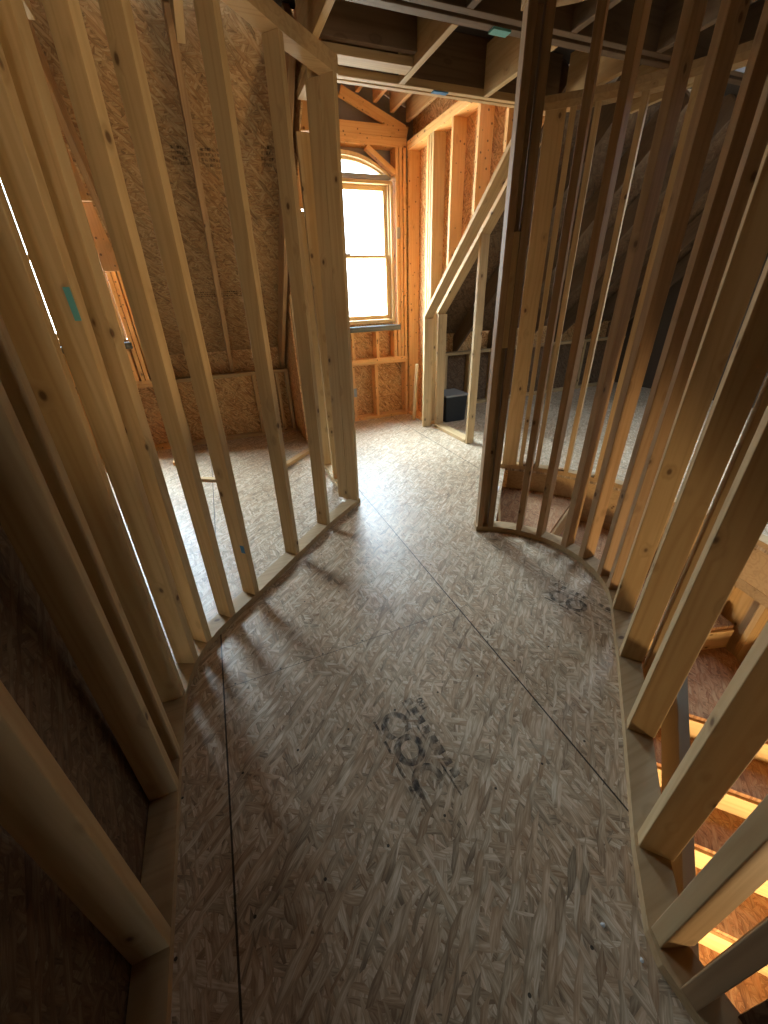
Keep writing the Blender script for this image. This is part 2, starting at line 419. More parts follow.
# ------------------------------------------------------------------ shell: roof deck, ceiling deck, end walls, storey below
DZ = 0.30   # deck above the rafters' undersides, measured plumb
def wall_slab(name, corners, mat, t=0.012): return struct(quad_slab(name, None, corners, t, mat))
sl = []
for i, (xa, xb) in enumerate(((-4.2, -2.28), (-0.522, 0.80), (2.56, 6.6))):
    yb = 5.20; yt = 2.86
    o = quad_slab('ceiling_slope', None, ((xa, yb, zroof(yb)+DZ), (xa, yt, zroof(yt)+DZ), (xb, yt, zroof(yt)+DZ), (xb, yb, zroof(yb)+DZ)), 0.012, 'osb_flat' if i != 2 else 'osb_shaded')
    struct(o)
    # low eave wall behind the knee wall
    wall_slab('wall_eave', ((xa, 5.20, 0.0), (xa, 5.20, zroof(5.2)+DZ), (xb, 5.20, zroof(5.2)+DZ), (xb, 5.20, 0.0)), 'osb_wall')
a0, a1, b0, b1 = ROOF_FILL
for p, q, r, t in ((-4.2, a0, -3.6, 3.05), (a1, 6.6, -3.6, 3.05), (a0, a1, -3.6, b0), (a0, a1, b1, 3.05)):
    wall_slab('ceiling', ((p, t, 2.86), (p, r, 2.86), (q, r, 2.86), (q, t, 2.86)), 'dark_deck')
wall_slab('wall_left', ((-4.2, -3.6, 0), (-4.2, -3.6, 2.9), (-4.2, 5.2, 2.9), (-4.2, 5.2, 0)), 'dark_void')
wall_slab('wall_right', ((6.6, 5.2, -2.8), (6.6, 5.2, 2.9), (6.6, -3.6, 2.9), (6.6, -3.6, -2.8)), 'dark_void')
x0, x1, z0, z1 = BACK_FILL
for c in (((6.6, -3.6, -2.8), (6.6, -3.6, z0), (-4.2, -3.6, z0), (-4.2, -3.6, -2.8)),
          ((6.6, -3.6, z1), (6.6, -3.6, 2.9), (-4.2, -3.6, 2.9), (-4.2, -3.6, z1)),
          ((x0, -3.6, z0), (x0, -3.6, z1), (-4.2, -3.6, z1), (-4.2, -3.6, z0)),
          ((6.6, -3.6, z0), (6.6, -3.6, z1), (x1, -3.6, z1), (x1, -3.6, z0))):
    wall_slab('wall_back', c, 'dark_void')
# storey below
wall_slab('floor_below', ((-4.2, -3.6, -2.75), (6.6, -3.6, -2.75), (6.6, 5.2, -2.75), (-4.2, 5.2, -2.75)), 'concrete')
wall_slab('wall_below_left', ((-1.2, -3.6, -2.75), (-1.2, -3.6, -0.03), (-1.2, 5.2, -0.03), (-1.2, 5.2, -2.75)), 'osb_wall')
wall_slab('wall_below_front', ((-1.2, 5.2, -2.75), (-1.2, 5.2, -0.03), (6.6, 5.2, -0.03), (6.6, 5.2, -2.75)), 'osb_wall')

# ------------------------------------------------------------------ left curved partition
def stud(parent, near, t, n, z0=0.038, z1=ZT, w=W35, th=T15, mat='pine', name='stud'):
    """vertical stud: near hall-side corner, th along t, w along n"""
    t = Vector((t[0], t[1], 0)); n = Vector((n[0], n[1], 0))
    z = Vector((0, 0, 1)); x = n.normalized(); y = z.cross(x)
    p = Vector((near[0], near[1], z0))
    if y.dot(t) < 0: p = p + t.normalized()*th     # thickness runs the other way
    return board(name, parent, p, (0, 0, 1), x, w, th, z1-z0, mat)

# the left partition is out of plumb: sideways shift per metre of height, larger at its near end
def lean(y): return 0.044 - 0.022*min(1.0, max(0.0, (y-1.45)/0.45))
def shear_parts(root):
    for o in [o for o in COL.objects if o.parent == root]:
        mw = _MW[o.name]; inv = mw.inverted()
        for v in o.data.vertices:
            p = mw @ v.co
            p.x += lean(p.y)*p.z; p.y += 0.003*p.z
            v.co = inv @ p
LPATH = [(-0.443, -1.6), (-0.443, 0.5), (-0.443, 1.10), (-0.436, 1.30), (-0.420, 1.41), (-0.392, 1.505), (-0.350, 1.585), (-0.290, 1.665), (-0.215, 1.74), (-0.06, 1.884), (0.238, 2.180), (0.535, 2.470), (0.862, 2.745)]
lw = thing('partition_framing', 'open stud partition curving along the left side of the hallway', 'stud wall', (0.2, 2.1, 0))
prism('sole_plate', lw, strip(LPATH, W35), 0.0, 0.038, 'plate')
prism('top_plate', lw, strip(LPATH, W35), ZT, ZT+0.035, 'plate')
prism('top_plate', lw, strip(LPATH, W35), ZT+0.0352, ZP, 'plate')
for near, t, n in [((-0.443, 0.100), (0, 1), (-1, 0)), ((-0.443, 0.533), (0, 1), (-1, 0)), ((-0.443, 0.930), (0, 1), (-1, 0)), ((-0.443, 1.050), (0, 1), (-1, 0)),
                   ((-0.440, 1.318), (0.05, 1), (-1, 0.06)), ((-0.398, 1.487), (0.42, 0.91), (-0.91, 0.42)), ((-0.346, 1.596), (0.66, 0.75), (-0.75, 0.66)),
                   ((-0.225, 1.730), (0.71, 0.70), (-0.70, 0.71)), ((-0.085, 1.862), (0.71, 0.70), (-0.70, 0.71)), ((0.211, 2.156), (0.71, 0.70), (-0.70, 0.71)),
                   ((0.497, 2.436), (0.72, 0.69), (-0.69, 0.72)), ((0.763, 2.781), (0.76, 0.65), (-0.65, 0.76)), ((0.822, 2.712), (0.76, 0.65), (-0.65, 0.76))]:
    stud(lw, near, t, n)
shear_parts(lw)
# sheathing on the far face of its near end
o = struct(quad_slab('wall_sheathing', None, ((-0.5335, -1.6, 0.0), (-0.5335, 1.22, 0.0), (-0.5335, 1.22, ZP), (-0.5335, -1.6, ZP))[::1], 0.011, 'osb_shaded'))

# return wall running from the end post towards the gable
rw = thing('partition_framing', 'short straight stud wall behind the end post of the left partition', 'stud wall', (0.83, 3.3, 0))
bx('sole_plate', rw, 0.770, 0.859, 2.835, 4.30, 0.0, 0.038)
bx('top_plate', rw, 0.770, 0.859, 2.835, 3.10, ZT, ZT+0.035)
bx('top_plate', rw, 0.770, 0.859, 2.835, 3.05, ZT+0.0355, ZP)
for y in (2.840, 3.215, 3.600):
    bx('stud', rw, 0.770, 0.859, y, y+T15, 0.038, min(ZT, zroof(y+T15)-0.002))
bx('stud', rw, 0.770, 0.859, 4.20, 4.238, 0.038, zroof(4.24)-0.01)

# ------------------------------------------------------------------ right curved partition beside the stairs
RPATH = arcpts(RI, 68.5, A0, 28) + [lin(RI+0.01, 0.35), lin(RI+0.012, 0.75), lin(RI+0.012, 1.10), (0.722, 0.075), (0.697, 0.02), (0.697, -1.6)]
rwall = thing('partition_framing', 'open stud partition curving around the stairs on the right of the hallway', 'stud wall', (1.7, 1.2, 0))
prism('sole_plate', rwall, strip(RPATH, W35), 0.0, 0.038, 'plate')
prism('top_plate', rwall, strip(RPATH, W35), ZT, ZT+0.035, 'plate')
prism('top_plate', rwall, strip(RPATH, W35), ZT+0.0352, ZP, 'plate')
def arc_stud(parent, r, far, z0=0.038, z1=ZT, w=W35, mat='pine', th=T15):
    a = far - math.degrees(th/r)
    p = arc(r, a); n = (math.cos(math.radians(a+1.8)), math.sin(math.radians(a+1.8)))
    t = (-n[1], n[0])
    return stud(parent, p, t, n, z0, z1, w, th, mat)
for far in (67.6, 60.6, 42.0, 28.6, 11.4, -1.9, -18.8, -30.3, -45.6):
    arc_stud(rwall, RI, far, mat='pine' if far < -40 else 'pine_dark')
for near in ((1.404, 0.725), (1.137, 0.473), (0.853, 0.206)):
    stud(rwall, near, (0.733, 0.680), (0.680, -0.733))
stud(rwall, (1.404+0.680*0.104, 0.725-0.733*0.104), (0.733, 0.680), (0.680, -0.733), z0=-0.30, w=0.055)
stud(rwall, (0.716, 0.040), (0.35, 0.94), (0.94, -0.35))
stud(rwall, (0.697, -0.060), (0, 1), (1, 0), mat='pine_dark')  # darker tone stands in for the shade on this end stud
stud(rwall, (0.697, -0.51), (0, 1), (1, 0))
struct(quad_slab('wall_sheathing', None, ((0.7875, -1.6, 0.0), (0.7875, -0.10, 0.0), (0.7875, -0.10, ZP), (0.7875, -1.6, ZP)), 0.011, 'osb_shaded'))  # added dark panel, closes this corner against the stair light
# blocking between the two jamb studs
a = 61.6
for za, zb in ((1.22, 1.76),):
    p = arc(RI+0.003, 60.75); n = (math.cos(math.radians(62.0)), math.sin(math.radians(62.0)))
    stud(rwall, p, (-n[1], n[0]), n, za, zb, 0.045, 0.032, 'pine', 'blocking')
p = arc(RI+0.050, 60.75)
stud(rwall, p, (-n[1], n[0]), n, 0.038, ZT, 0.038, 0.031, 'pine', 'blocking')

# ------------------------------------------------------------------ outer stair wall
ow = thing('partition_framing', 'curved stud wall on the far side of the stairwell', 'stud wall', (2.7, 2.3, 0))
prism('sole_plate', ow, strip(arcpts(RO, 53.0, A0, 40), W35), 0.0, 0.038, 'plate')
prism('top_plate', ow, strip(arcpts(RO, 53.0, A0, 40), W35), ZT, ZT+0.035, 'plate')
prism('top_plate', ow, strip(arcpts(RO, 53.0, A0, 40), W35), ZT+0.0352, ZP, 'plate')
p = arc(RO, 47.9); n = (math.cos(math.radians(50)), math.sin(math.radians(50)))
stud(ow, p, (-n[1], n[0]), n, w=T15, th=0.13)
for far in (47.2, 44.9, 42.6, 34.4, 26.2, 18.0, 9.8, 1.6, -6.6, -14.8, -23.0, -31.2, -39.4):
    arc_stud(ow, RO, far)

# ------------------------------------------------------------------ stairs
st = thing('staircase', 'unfinished curved staircase descending beside the right partition, rough treads and pale risers', 'staircase', (1.9, 1.2, -0.8))
ri, ro = RI+W35+0.012, RO-0.012
AN = [53.0, 30.0, 7.0, -16.0]
ZS = [-0.20, -0.40, -0.60, -0.80]
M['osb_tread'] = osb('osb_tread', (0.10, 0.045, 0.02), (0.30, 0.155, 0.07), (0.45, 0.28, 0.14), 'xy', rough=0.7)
def riser_line(p, q, z0, z1, name='riser', mat='pine'):
    a = Vector((*p, z0)); b = Vector((*q, z0)); ax = (b-a)
    return board(name, st, a, ax, (0, 0, 1), z1-z0, 0.018, ax.length, mat)
def linz(k, al0, lat): return lin(lat, al0)
for k in range(4):
    a, z = AN[k], ZS[k]
    if k < 3: pts = arcpts(ri, a, AN[k+1], 8) + arcpts(ro, AN[k+1], a, 12)
    else: pts = arcpts(ri, a, A0, 8) + [lin(ri, 0.0)] + [lin(ri, 0.004)]
    if k == 3:
        q = lin(ri, 0.0)
        pts = arcpts(ri, a, A0+14.0, 8) + [lin(ri*0.985+0.03, -0.205), lin(ro*0.965, -0.205)] + arcpts(ro, A0+8.5, a, 12)
    prism('tread', st, pts, z-0.030, z, 'osb_tread')
    riser_line(arc(ri, a), arc(ro, a), z, z+0.17)
for k in range(7):
    al = -0.205 + 0.265*k; z = -0.80 - 0.19*k
    ra = ri+0.03 if k == 0 else ri
    a_, b_ = lin(ra, al), lin(ro*0.965 if k == 0 else ro, al)
    riser_line(a_, b_, z-0.19, z-0.031)
    prism('tread', st, [lin(ri, al+0.001), lin(ro, al+0.001), lin(ro, al+0.265), lin(ri, al+0.265)] if k else [lin(ri, al+0.001), lin(ro*0.965, al+0.001), lin(ro, al+0.265), lin(ri, al+0.265)], z-0.19-0.030, z-0.19, 'osb_tread')
# carriages under the straight flight
for lat in (ri+0.01, 1.2, ro-0.05):
    a = Vector((*lin(lat, -0.1), -1.28)); b = Vector((*lin(lat, 1.7), -2.62))
    board('carriage', st, a, b-a, (0, 0, 1), 0.20, T15, (b-a).length, 'pine')

a = Vector((*lin(0.85, 0.08), -0.05)); b = Vector((*lin(0.85, 1.40), -0.64))
board('guard_board', st, a, b-a, (0, 0, 1), 0.20, T15, (b-a).length, 'board_grey')
# framing of the storey below around the well
lf = thing('partition_framing', 'lower storey stud wall under the outer edge of the stairwell', 'stud wall', (2.8, 0.4, -2.75))
rb = RO+0.02
prism('rim_board', lf, strip(arcpts(rb, 50.0, A0, 40), 0.03), -0.285, -0.024, 'plate')
prism('top_plate', lf, strip(arcpts(rb, 50.0, A0, 40), W35), -0.36, -0.287, 'plate')
prism('sole_plate', lf, strip(arcpts(rb, 50.0, A0, 40), W35), -2.75, -2.712, 'plate')
for k in range(12):
    arc_stud(lf, rb, 48.0-8.2*k, -2.712, -0.36)
prism('sheathing', lf, strip(arcpts(rb+W35+0.001, 30.0, A0, 30), 0.011), -2.72, -0.36, M['pine'])
sf = thing('partition_framing', 'lower storey stud wall under the inner edge of the stairwell', 'stud wall', (1.8, 1.2, -2.75))
prism('rim_board', sf, strip(arcpts(RI+0.02, 54.0, A0, 28) + [lin(RI+0.02, 1.10)], 0.03), -0.285, -0.024, 'plate')
prism('top_plate', sf, strip(arcpts(RI+0.01, 54.0, A0, 28) + [lin(RI+0.01, 1.10)], 0.065), -0.36, -0.287, 'plate')
for k in range(7):
    arc_stud(sf, RI+0.01, 50.0-15*k, -2.74, -0.36, w=0.065)
for k in range(3):
    stud(sf, lin(RI+0.01, 0.35*k+0.25), (-D2.x, -D2.y), (N2.x, N2.y), -2.74, -0.36, 0.065)

# ------------------------------------------------------------------ dormers
def arch_pts(xc, zb, half, rise, n=16):
    r = (half*half+rise*rise)/(2*rise); a = math.asin(half/r); zc = zb+rise-r
    return [(xc + r*math.sin(-a+2*a*i/n), zc + r*math.cos(-a+2*a*i/n)) for i in range(n+1)]
def xz_prism(name, parent, pts, y0, y1, mat):
    bm = bmesh.new()
    vs = [bm.verts.new((x, y0, z)) for x, z in pts]
    f = bm.faces.new(vs)
    r = bmesh.ops.extrude_face_region(bm, geom=[f])
    bmesh.ops.translate(bm, vec=(0, y1-y0, 0), verts=[v for v in r['geom'] if isinstance(v, bmesh.types.BMVert)])
    bmesh.ops.recalc_face_normals(bm, faces=bm.faces)
    me = bpy.data.meshes.new(name); bm.to_mesh(me); bm.free()
    return link(name, me, mat, parent)
YW = 5.06
WORD = {0: 'right of the hallway end', 1: 'in the left room', 2: 'beyond the stairs at far right'}
def window(idx, xc):
    hx = 0.575
    w = bpy.data.objects.new('window_%d' % (idx+1), None); COL.objects.link(w); w['kind'] = 'structure'
    w.location = (xc, YW+0.09, 1.2); _PW[w.name] = Matrix.Translation(Vector(w.location))
    ya, yb = YW+0.035, YW+0.145
    xl, xr = xc-hx, xc+hx
    zb, zt = 1.205, 2.625
    g = 0.0006
    bx('window_frame', w, xl, xl+0.032, ya, yb, zb, zt, 'win_wood'); bx('window_frame', w, xr-0.032, xr, ya, yb, zb, zt, 'win_wood')
    bx('window_frame', w, xl+0.032+g, xr-0.032-g, ya, yb, zt-0.032, zt, 'win_wood'); bx('window_sill', w, xl+0.032+g, xr-0.032-g, ya, yb, zb, zb+0.04, 'win_wood')
    # inner stop
    bx('window_stop', w, xl+0.033, xl+0.052, ya+0.030, yb, zb+0.041, zt-0.033, 'win_wood'); bx('window_stop', w, xr-0.052, xr-0.033, ya+0.030, yb, zb+0.041, zt-0.033, 'win_wood')
    def sash(za, zc, y0, bot, top):
        a, b = xl+0.053, xr-0.053
        s = 0.042
        f = bx('sash', w, a, a+s, y0, y0+0.03, za, zc, 'win_wood')
        bx('sash_stile', w, b-s, b, y0, y0+0.03, za, zc, 'win_wood')
        bx('sash_rail', w, a+s+g, b-s-g, y0, y0+0.03, za, za+bot, 'win_wood'); bx('sash_rail', w, a+s+g, b-s-g, y0, y0+0.03, zc-top, zc, 'win_wood')
        bx('pane', w, a+s-0.004, b-s+0.004, y0+0.012, y0+0.016, za+bot-0.004, zc-top+0.004, 'glass', along=2, bev=0)
    sash(1.247, 1.935, YW+0.070, 0.048, 0.026)
    sash(1.905, 2.591, YW+0.103, 0.026, 0.046)
    # lock on the meeting rail
    bx('sash_lock', w, xc-0.035, xc+0.035, YW+0.058, YW+0.098, 1.9355, 1.950, 'lidgrey')
    # arched transom
    zb2 = 2.640; half = hx; rise = 0.215
    outer = arch_pts(xc, zb2, half, rise); inner = arch_pts(xc, zb2+0.034, half-0.075, rise-0.072)
    ring = outer + inner[::-1]
    xz_prism('arch_frame', w, ring + [], ya, yb, 'win_wood')
    xz_prism('arch_sash', w, arch_pts(xc, zb2+0.034, half-0.076, rise-0.073) + arch_pts(xc, zb2+0.050, half-0.130, rise-0.115)[::-1], ya+0.045, yb-0.01, 'win_wood')
    bx('arch_sill', w, xl+0.03, xr-0.03, ya, yb, zb2-0.008, zb2+0.0335, 'lidgrey')
    xz_prism('pane', w, arch_pts(xc, zb2+0.046, half-0.125, rise-0.110), ya+0.060, ya+0.064, 'glass')

def window_wall(idx, xc, label):
    w = thing('gable_framing', label, 'wall framing', (xc, YW, 0))
    xa, xb = xc-0.735, xc+0.735
    mt = 'pine_warm'
    y0, y1 = YW, YW+W55
    bx('sole_plate', w, xa, xb, y0, y1, 0.0, 0.038, mt)
    bx('header', w, xa, xb, y0, y1, 2.905, 2.980, mt); bx('header', w, xa, xb, y0, y1, 2.9815, 3.075, mt)
    for s in (-1, 1):
        for c0 in (0.596, 0.640, 0.690):
            a = xc + s*c0; b = xc + s*(c0+T15)
            zb = 0.79
            bx('stud', w, min(a, b), max(a, b), y0, y1, zb, 2.905, mt)
        a = xc + s*0.697; b = xc + s*0.735
        bx('stud', w, min(a, b), max(a, b), y0, y1, 0.038, 0.715, mt)
    bx('rail', w, xa, xb, y0, y1, 0.7155, 0.7525, mt); bx('rail', w, xa, xb, y0, y1, 0.7530, 0.790, mt)
    bx('rough_sill', w, xc-0.595, xc+0.595, y0, y1, 1.110, 1.148, mt)
    for dx in (-0.33, -0.05, 0.285, 0.540):
        bx('cripple', w, xc+dx, xc+dx+T15, y0, y1, 0.790, 1.110, mt)
    for dx in (-0.45, -0.075, 0.250):
        bx('cripple', w, xc+dx, xc+dx+T15, y0, y1, 0.038, 0.7155, mt)
    # angled pieces in the corners above the arch
    for s in (-1, 1):
        a = Vector((xc+s*0.26, y0+0.004, 2.875)); b = Vector((xc+s*0.583, y0+0.004, 2.675))
        board('arch_brace', w, a, b-a, (0, 0, 1), 0.045, 0.080 if s > 0 else 0.080, (b-a).length, mt) if s < 0 else board('arch_brace', w, a+V(0, 0.08, 0), b-a, (0, 0, 1), 0.045, 0.080, (b-a).length, mt)
    # gable rafters and infill above the header
    for s in (-1, 1):
        a = Vector((xc, y0+0.002, 3.335)); b = Vector((xc+s*0.735, y0+0.002, 3.080))
        ax = b-a
        board('gable_rafter', w, (a + V(0, T15 if s > 0 else 0, -0.09)), ax, (0, 0, 1), 0.088, T15, ax.length, mt)
    o = bx('flashing', w, xc-0.59, xc+0.62, y0-0.035, y1-0.01, 1.149, 1.178, 'grey_flash')
    bx('flashing', w, xc-0.59, xc+0.62, y0-0.036, y0-0.004, 1.118, 1.1485, 'grey_flash')
    # sheathing behind, around the window opening
    ys = y1+0.001
    X0, X1 = xc-0.89, xc+0.89
    outer = arch_pts(xc, 2.640, 0.58, 0.217)
    nm = 'wall_front'
    struct(quad_slab(nm, None, ((X0, ys, 0), (X0, ys, 1.20), (X1, ys, 1.20), (X1, ys, 0)), 0.011, 'osb_wall'))
    for a, b in ((X0, xc-0.58), (xc+0.58, X1)):
        struct(quad_slab(nm, None, ((a, ys, 1.20), (a, ys, 2.64), (b, ys, 2.64), (b, ys, 1.20)), 0.011, 'osb_wall'))
    # piece above with the arch cut out
    pts = [(X0, 2.64)] + outer + [(X1, 2.64), (X1, 3.235), (xc, 3.51), (X0, 3.235)]
    struct(xz_prism(nm, None, pts, ys, ys+0.011, 'wrap'))
    return w

def cheek(idx, xc, s, label):
    """side wall of a dormer: plates and studs standing on the roof slope, s = +1 right, -1 left"""
    w = thing('dormer_framing', label, 'wall framing', (xc+s*0.80, 4.3, 0))
    xi, xo = xc+s*0.737, xc+s*0.877
    a, b = min(xi, xo), max(xi, xo)
    mt = 'pine_warm'
    bx('top_plate', w, a, b, 3.06, YW-0.002, 2.880, 2.918, 'plate' if False else mt); bx('top_plate', w, a, b, 3.06, YW-0.002, 2.9185, 2.956, mt)
    for y in (3.29, 3.675, 4.09):
        bx('stud', w, a, b, y, y+T15, zroof(y)+0.06, 2.880, mt)
    for y in (4.455, 4.505, 4.56):
        if idx == 1 and s > 0: continue
        bx('stud', w, a, b, y, y+T15, 0.038 if y > 4.45 else 1.4, 2.880, 'pine' if y < 4.56 else mt)
    bx('stud', w, a, b, YW-0.04, YW-0.002, 0.038, 2.880, mt)
    bx('sole_plate', w, a, b, 4.42, YW-0.002, 0.0, 0.038, mt)
    xs = xo + s*0.001
    yk = 4.80 if idx == 1 and s > 0 else 4.44
    pts = [(2.97, 2.64), (2.97, 3.235), (5.212, 3.235), (5.212, 0.02), (yk, 0.02), (yk, zroof(yk)+0.02)]
    bm = bmesh.new()
    vs = [bm.verts.new((xs, y, z)) for y, z in pts]
    f = bm.faces.new(vs); r = bmesh.ops.extrude_face_region(bm, geom=[f])
    bmesh.ops.translate(bm, vec=(s*0.011, 0, 0), verts=[v for v in r['geom'] if isinstance(v, bmesh.types.BMVert)])
    bmesh.ops.recalc_face_normals(bm, faces=bm.faces)
    me = bpy.data.meshes.new('wall_dormer'); bm.to_mesh(me); bm.free()
    struct(link('wall_dormer', me, 'osb_side'))
    return w

def rake(idx, xc, s, label):
    """low wall under the roof slope at the dormer's side, with its sloped plate and rafter"""
    w = thing('rake_framing', label, 'wall framing', (xc+s*0.70, 4.0, 0))
    xi = xc+s*0.632; xo = xc+s*0.733
    a, b = (xi, xi+0.14) if s > 0 else (xi-0.14, xi)
    if s > 0: a, b = 2.300-1.68+xc, 2.415-1.68+xc
    else: a, b = xc-(2.415-1.68), xc-(2.300-1.68)
    # post at the foot
    bx('stud', w, a, b, 4.362, 4.400, 0.0, zroof(4.40)-0.155, 'pine')
    # sloped plate: underside runs from the post top up to the header
    y0, y1 = 4.404, 3.062
    dz = 0.14
    def zz(y): return 1.248 + (4.404-y)*0.882
    p = Vector((a if s > 0 else a, y0, zz(y0))); q = Vector((p.x, y1, zz(y1)))
    ax = q-p
    board('sloped_plate', w, p + (V(b-a, 0, 0) if False else V(0, 0, 0)), ax, (1, 0, 0), b-a, T15, ax.length, 'pine')
    return w, a, b, zz

JO = {}
def dormer_roof(idx, xc, label):
    w = thing('roof_frame', label, 'roof frame', (xc, 4.0, 3.2))
    for k in range(-4, 5):
        x = xc + k*0.186 - 0.019
        xm = abs(x+0.019-xc)
        zb = 3.338 - 0.312*xm + 0.002
        if k == 0: zb = 3.342
        bx('joist', w, x, x+T15, 3.045, YW-0.004 if xm < 0.75 else YW+0.13, zb, zb+0.16, 'pine_red', along=1)
    for s in (-1, 1):
        c = ((xc, 2.9, 3.515), (xc, 5.3, 3.515), (xc+s*1.0, 5.3, 3.515-0.312), (xc+s*1.0, 2.9, 3.515-0.312))
        if s > 0: c = c[::-1]
        struct(quad_slab('ceiling_dormer', None, c, 0.012, 'osb_flat'))
    bx('header', w, xc-0.755, xc+0.88, 2.952, 2.990, 2.6385, 2.858, 'lumber_shaded'); bx('header', w, xc-0.755, xc+0.88, 3.003, 3.041, 2.6385, 2.858, 'lumber_shaded')
    bx('header_lit_edge', w, xc-0.755, xc+0.88, 2.952, 2.990, 2.600, 2.638, 'pine'); bx('header_lit_edge', w, xc-0.755, xc+0.88, 3.003, 3.041, 2.600, 2.638, 'pine')  # pale underside carries the floor light bounced onto the header
    struct(quad_slab('wall_dormer', None, ((xc-0.9, 2.95, 2.86), (xc-0.9, 2.95, 3.30), (xc+0.9, 2.95, 3.30), (xc+0.9, 2.95, 2.86)), 0.011, 'dark_deck'))

WL = ['orange gable wall of studs and boards around the arched window ahead', 'gable wall framing around the window glimpsed through the left studs', 'gable wall framing around a window beyond the stairwell']
CR = ['orange stud wall above the sloping rake to the right of the arched window', 'stud side wall on the right of the window in the left room', 'stud side wall on the right of the far window beyond the stairs']
CL = ['stud side wall left of the arched window, mostly behind the end post', 'stud side wall on the left of the window in the left room', 'stud side wall on the left of the far window beyond the stairs']
RF = ['joists and double header over the alcove of the arched window', 'joists and double header over the left room window', 'joists and double header over the far right window']
for i, xc in enumerate(DORMERS):
    window(i, xc)
    window_wall(i, xc, WL[i])
    cheek(i, xc, 1, CR[i]); cheek(i, xc, -1, CL[i])
    dormer_roof(i, xc, RF[i])

# rake wall on the right of the alcove
rk, ra_, rb_, rz = rake(0, 1.68, 1, 'sloping half-height stud wall beside the alcove, open to the dark eave')
bx('stud', rk, 2.452, 2.560, 4.31, 4.348, 0.0, 1.30, 'pine')
p = Vector((2.452, 4.352, 1.30)); q = Vector((2.452, 3.062, 1.30+1.29*0.882)); board('sloped_plate', rk, p, q-p, (1, 0, 0), 0.108, T15, (q-p).length, 'pine')
bx('stud', rk, 2.427, 2.516, 3.545, 3.583, 0.0, 1.955, 'pine')
bx('sole_plate', rk, 2.427, 2.545, 3.60, 4.305, 0.0, 0.038, 'pine')
bx('stud', rk, 2.427, 2.516, 3.150, 3.188, 0.0, 2.30, 'pine')

# ------------------------------------------------------------------ knee walls under the eaves
def knee(xa, xb, xs, label, mat='osb_wall'):
    w = thing('knee_framing', label, 'knee wall', ((xa+xb)/2, 5.1, 0))
    bx('sole_plate', w, xa, xb, 5.055, 5.144, 0.0, 0.038, 'pine')
    bx('top_plate', w, xa, xb, 5.055, 5.144, 0.735, 0.773, 'pine')
    for x in xs: bx('stud', w, x, x+T15, 5.055, 5.144, 0.038, 0.735, 'pine')
    struct(quad_slab('wall_knee', None, ((xa, 5.146, 0.0), (xa, 5.146, 0.772), (xb, 5.146, 0.772), (xb, 5.146, 0.0)), 0.011, mat))
knee(-0.519, 0.785, (-0.517, -0.22, 0.350, 0.62, 0.742), 'low knee wall with strand board behind it in the left room')
knee(2.58, 6.50, (2.60, 3.0, 3.4, 3.8, 4.4, 5.0, 5.6, 6.2), 'low knee wall in the dark eave right of the alcove', 'osb_shaded')
knee(-4.19, -2.40, (-4.1, -3.6, -3.1, -2.5), 'low knee wall left of the left room window')

# ------------------------------------------------------------------ rafters and ceiling joists
rf = thing('roof_frame', 'sloping rafters of the main roof between the dormers', 'roof frame', (0.1, 4.0, 1.7))
def rafter(x):
    ya, yb = 5.19, 2.90
    p = Vector((x+T15, ya, zroof(ya))); q = Vector((x+T15, yb, zroof(yb))); ax = q-p
    board('rafter', rf, p, ax, (0, 0, 1), 0.20, T15, ax.length, 'pine_red' if x < 2 else 'lumber_shaded')
for x in (-3.4, -2.8, -0.515, 0.130, 0.72, 2.60, 3.20, 3.80, 4.40, 5.0, 5.6, 6.2):
    rafter(x)
cj = thing('ceiling_frame', 'dark ceiling joists and doubled beam overhead', 'ceiling frame', (1.2, 2.4, 2.6))
bx('beam', cj, -4.1, 5.0, 2.226, 2.268, 2.600, 2.840, 'lumber_shaded'); bx('beam', cj, -4.1, 5.0, 2.294, 2.344, 2.600, 2.840, 'lumber_shaded')
for k in range(-7, 8):
    x = 0.755 + 0.60*k
    if abs(x-2.5) < .0: continue
    indorm = any(abs(x-xc) < 0.80 for xc in DORMERS)
    if ROOF_FILL[0]-0.05 < x < ROOF_FILL[1]+0.02: continue
    if indorm: bx('joist', cj, x, x+T15, 2.346, 2.950, 2.600, 2.835, 'pine_red' if False else 'pine', along=1)
    else: bx('joist', cj, x, x+T15, 2.346, 2.880, 2.600, 2.835, 'pine', along=1)
    bx('joist', cj, x, x+T15, -3.5, 2.224, 2.600, 2.835, 'lumber_shaded', along=1)
bx('blocking', cj, 0.795, 1.352, 2.745, 2.845, 2.600, 2.638, 'pine')
bx('blocking', cj, 0.795, 1.352, 2.700, 2.738, 2.640, 2.835, 'lumber_shaded')

# ------------------------------------------------------------------ small things
def small(name, label, cat, x0, x1, y0, y1, z0, z1, mat, rz=0.0):
    me = box_mesh(x1-x0, y1-y0, z1-z0, 0.0008)
    mw = Matrix.Translation(V(x0, y0, z0)) @ Matrix.Rotation(rz, 4, 'Z')
    return tag(link(name, me, mat, None, mw), label, cat)
# loose 2x4s lying on the left room floor
def loose(name, label, p, q, w, t, mat='pine'):
    p, q = Vector(p), Vector(q); ax = q-p
    o = board(name, None, p, ax, (0, 0, 1), t, w, ax.length, mat)
    return tag(o, label, 'lumber')
loose('loose_board', 'pale loose board lying on the left room floor near the end post', (0.30, 3.74, 0.0), (0.740, 4.19, 0.0), 0.06, 0.038)
loose('loose_board', 'short loose board lying on the left room floor behind the partition', (-0.42, 3.92, 0.0), (-0.12, 3.72, 0.0), 0.05, 0.030)
loose('leaning_offcut', 'thin lumber offcut leaning in the corner right of the arched window', (2.325, 4.73, 0.002), (2.395, 4.78, 0.72), 0.045, 0.018)
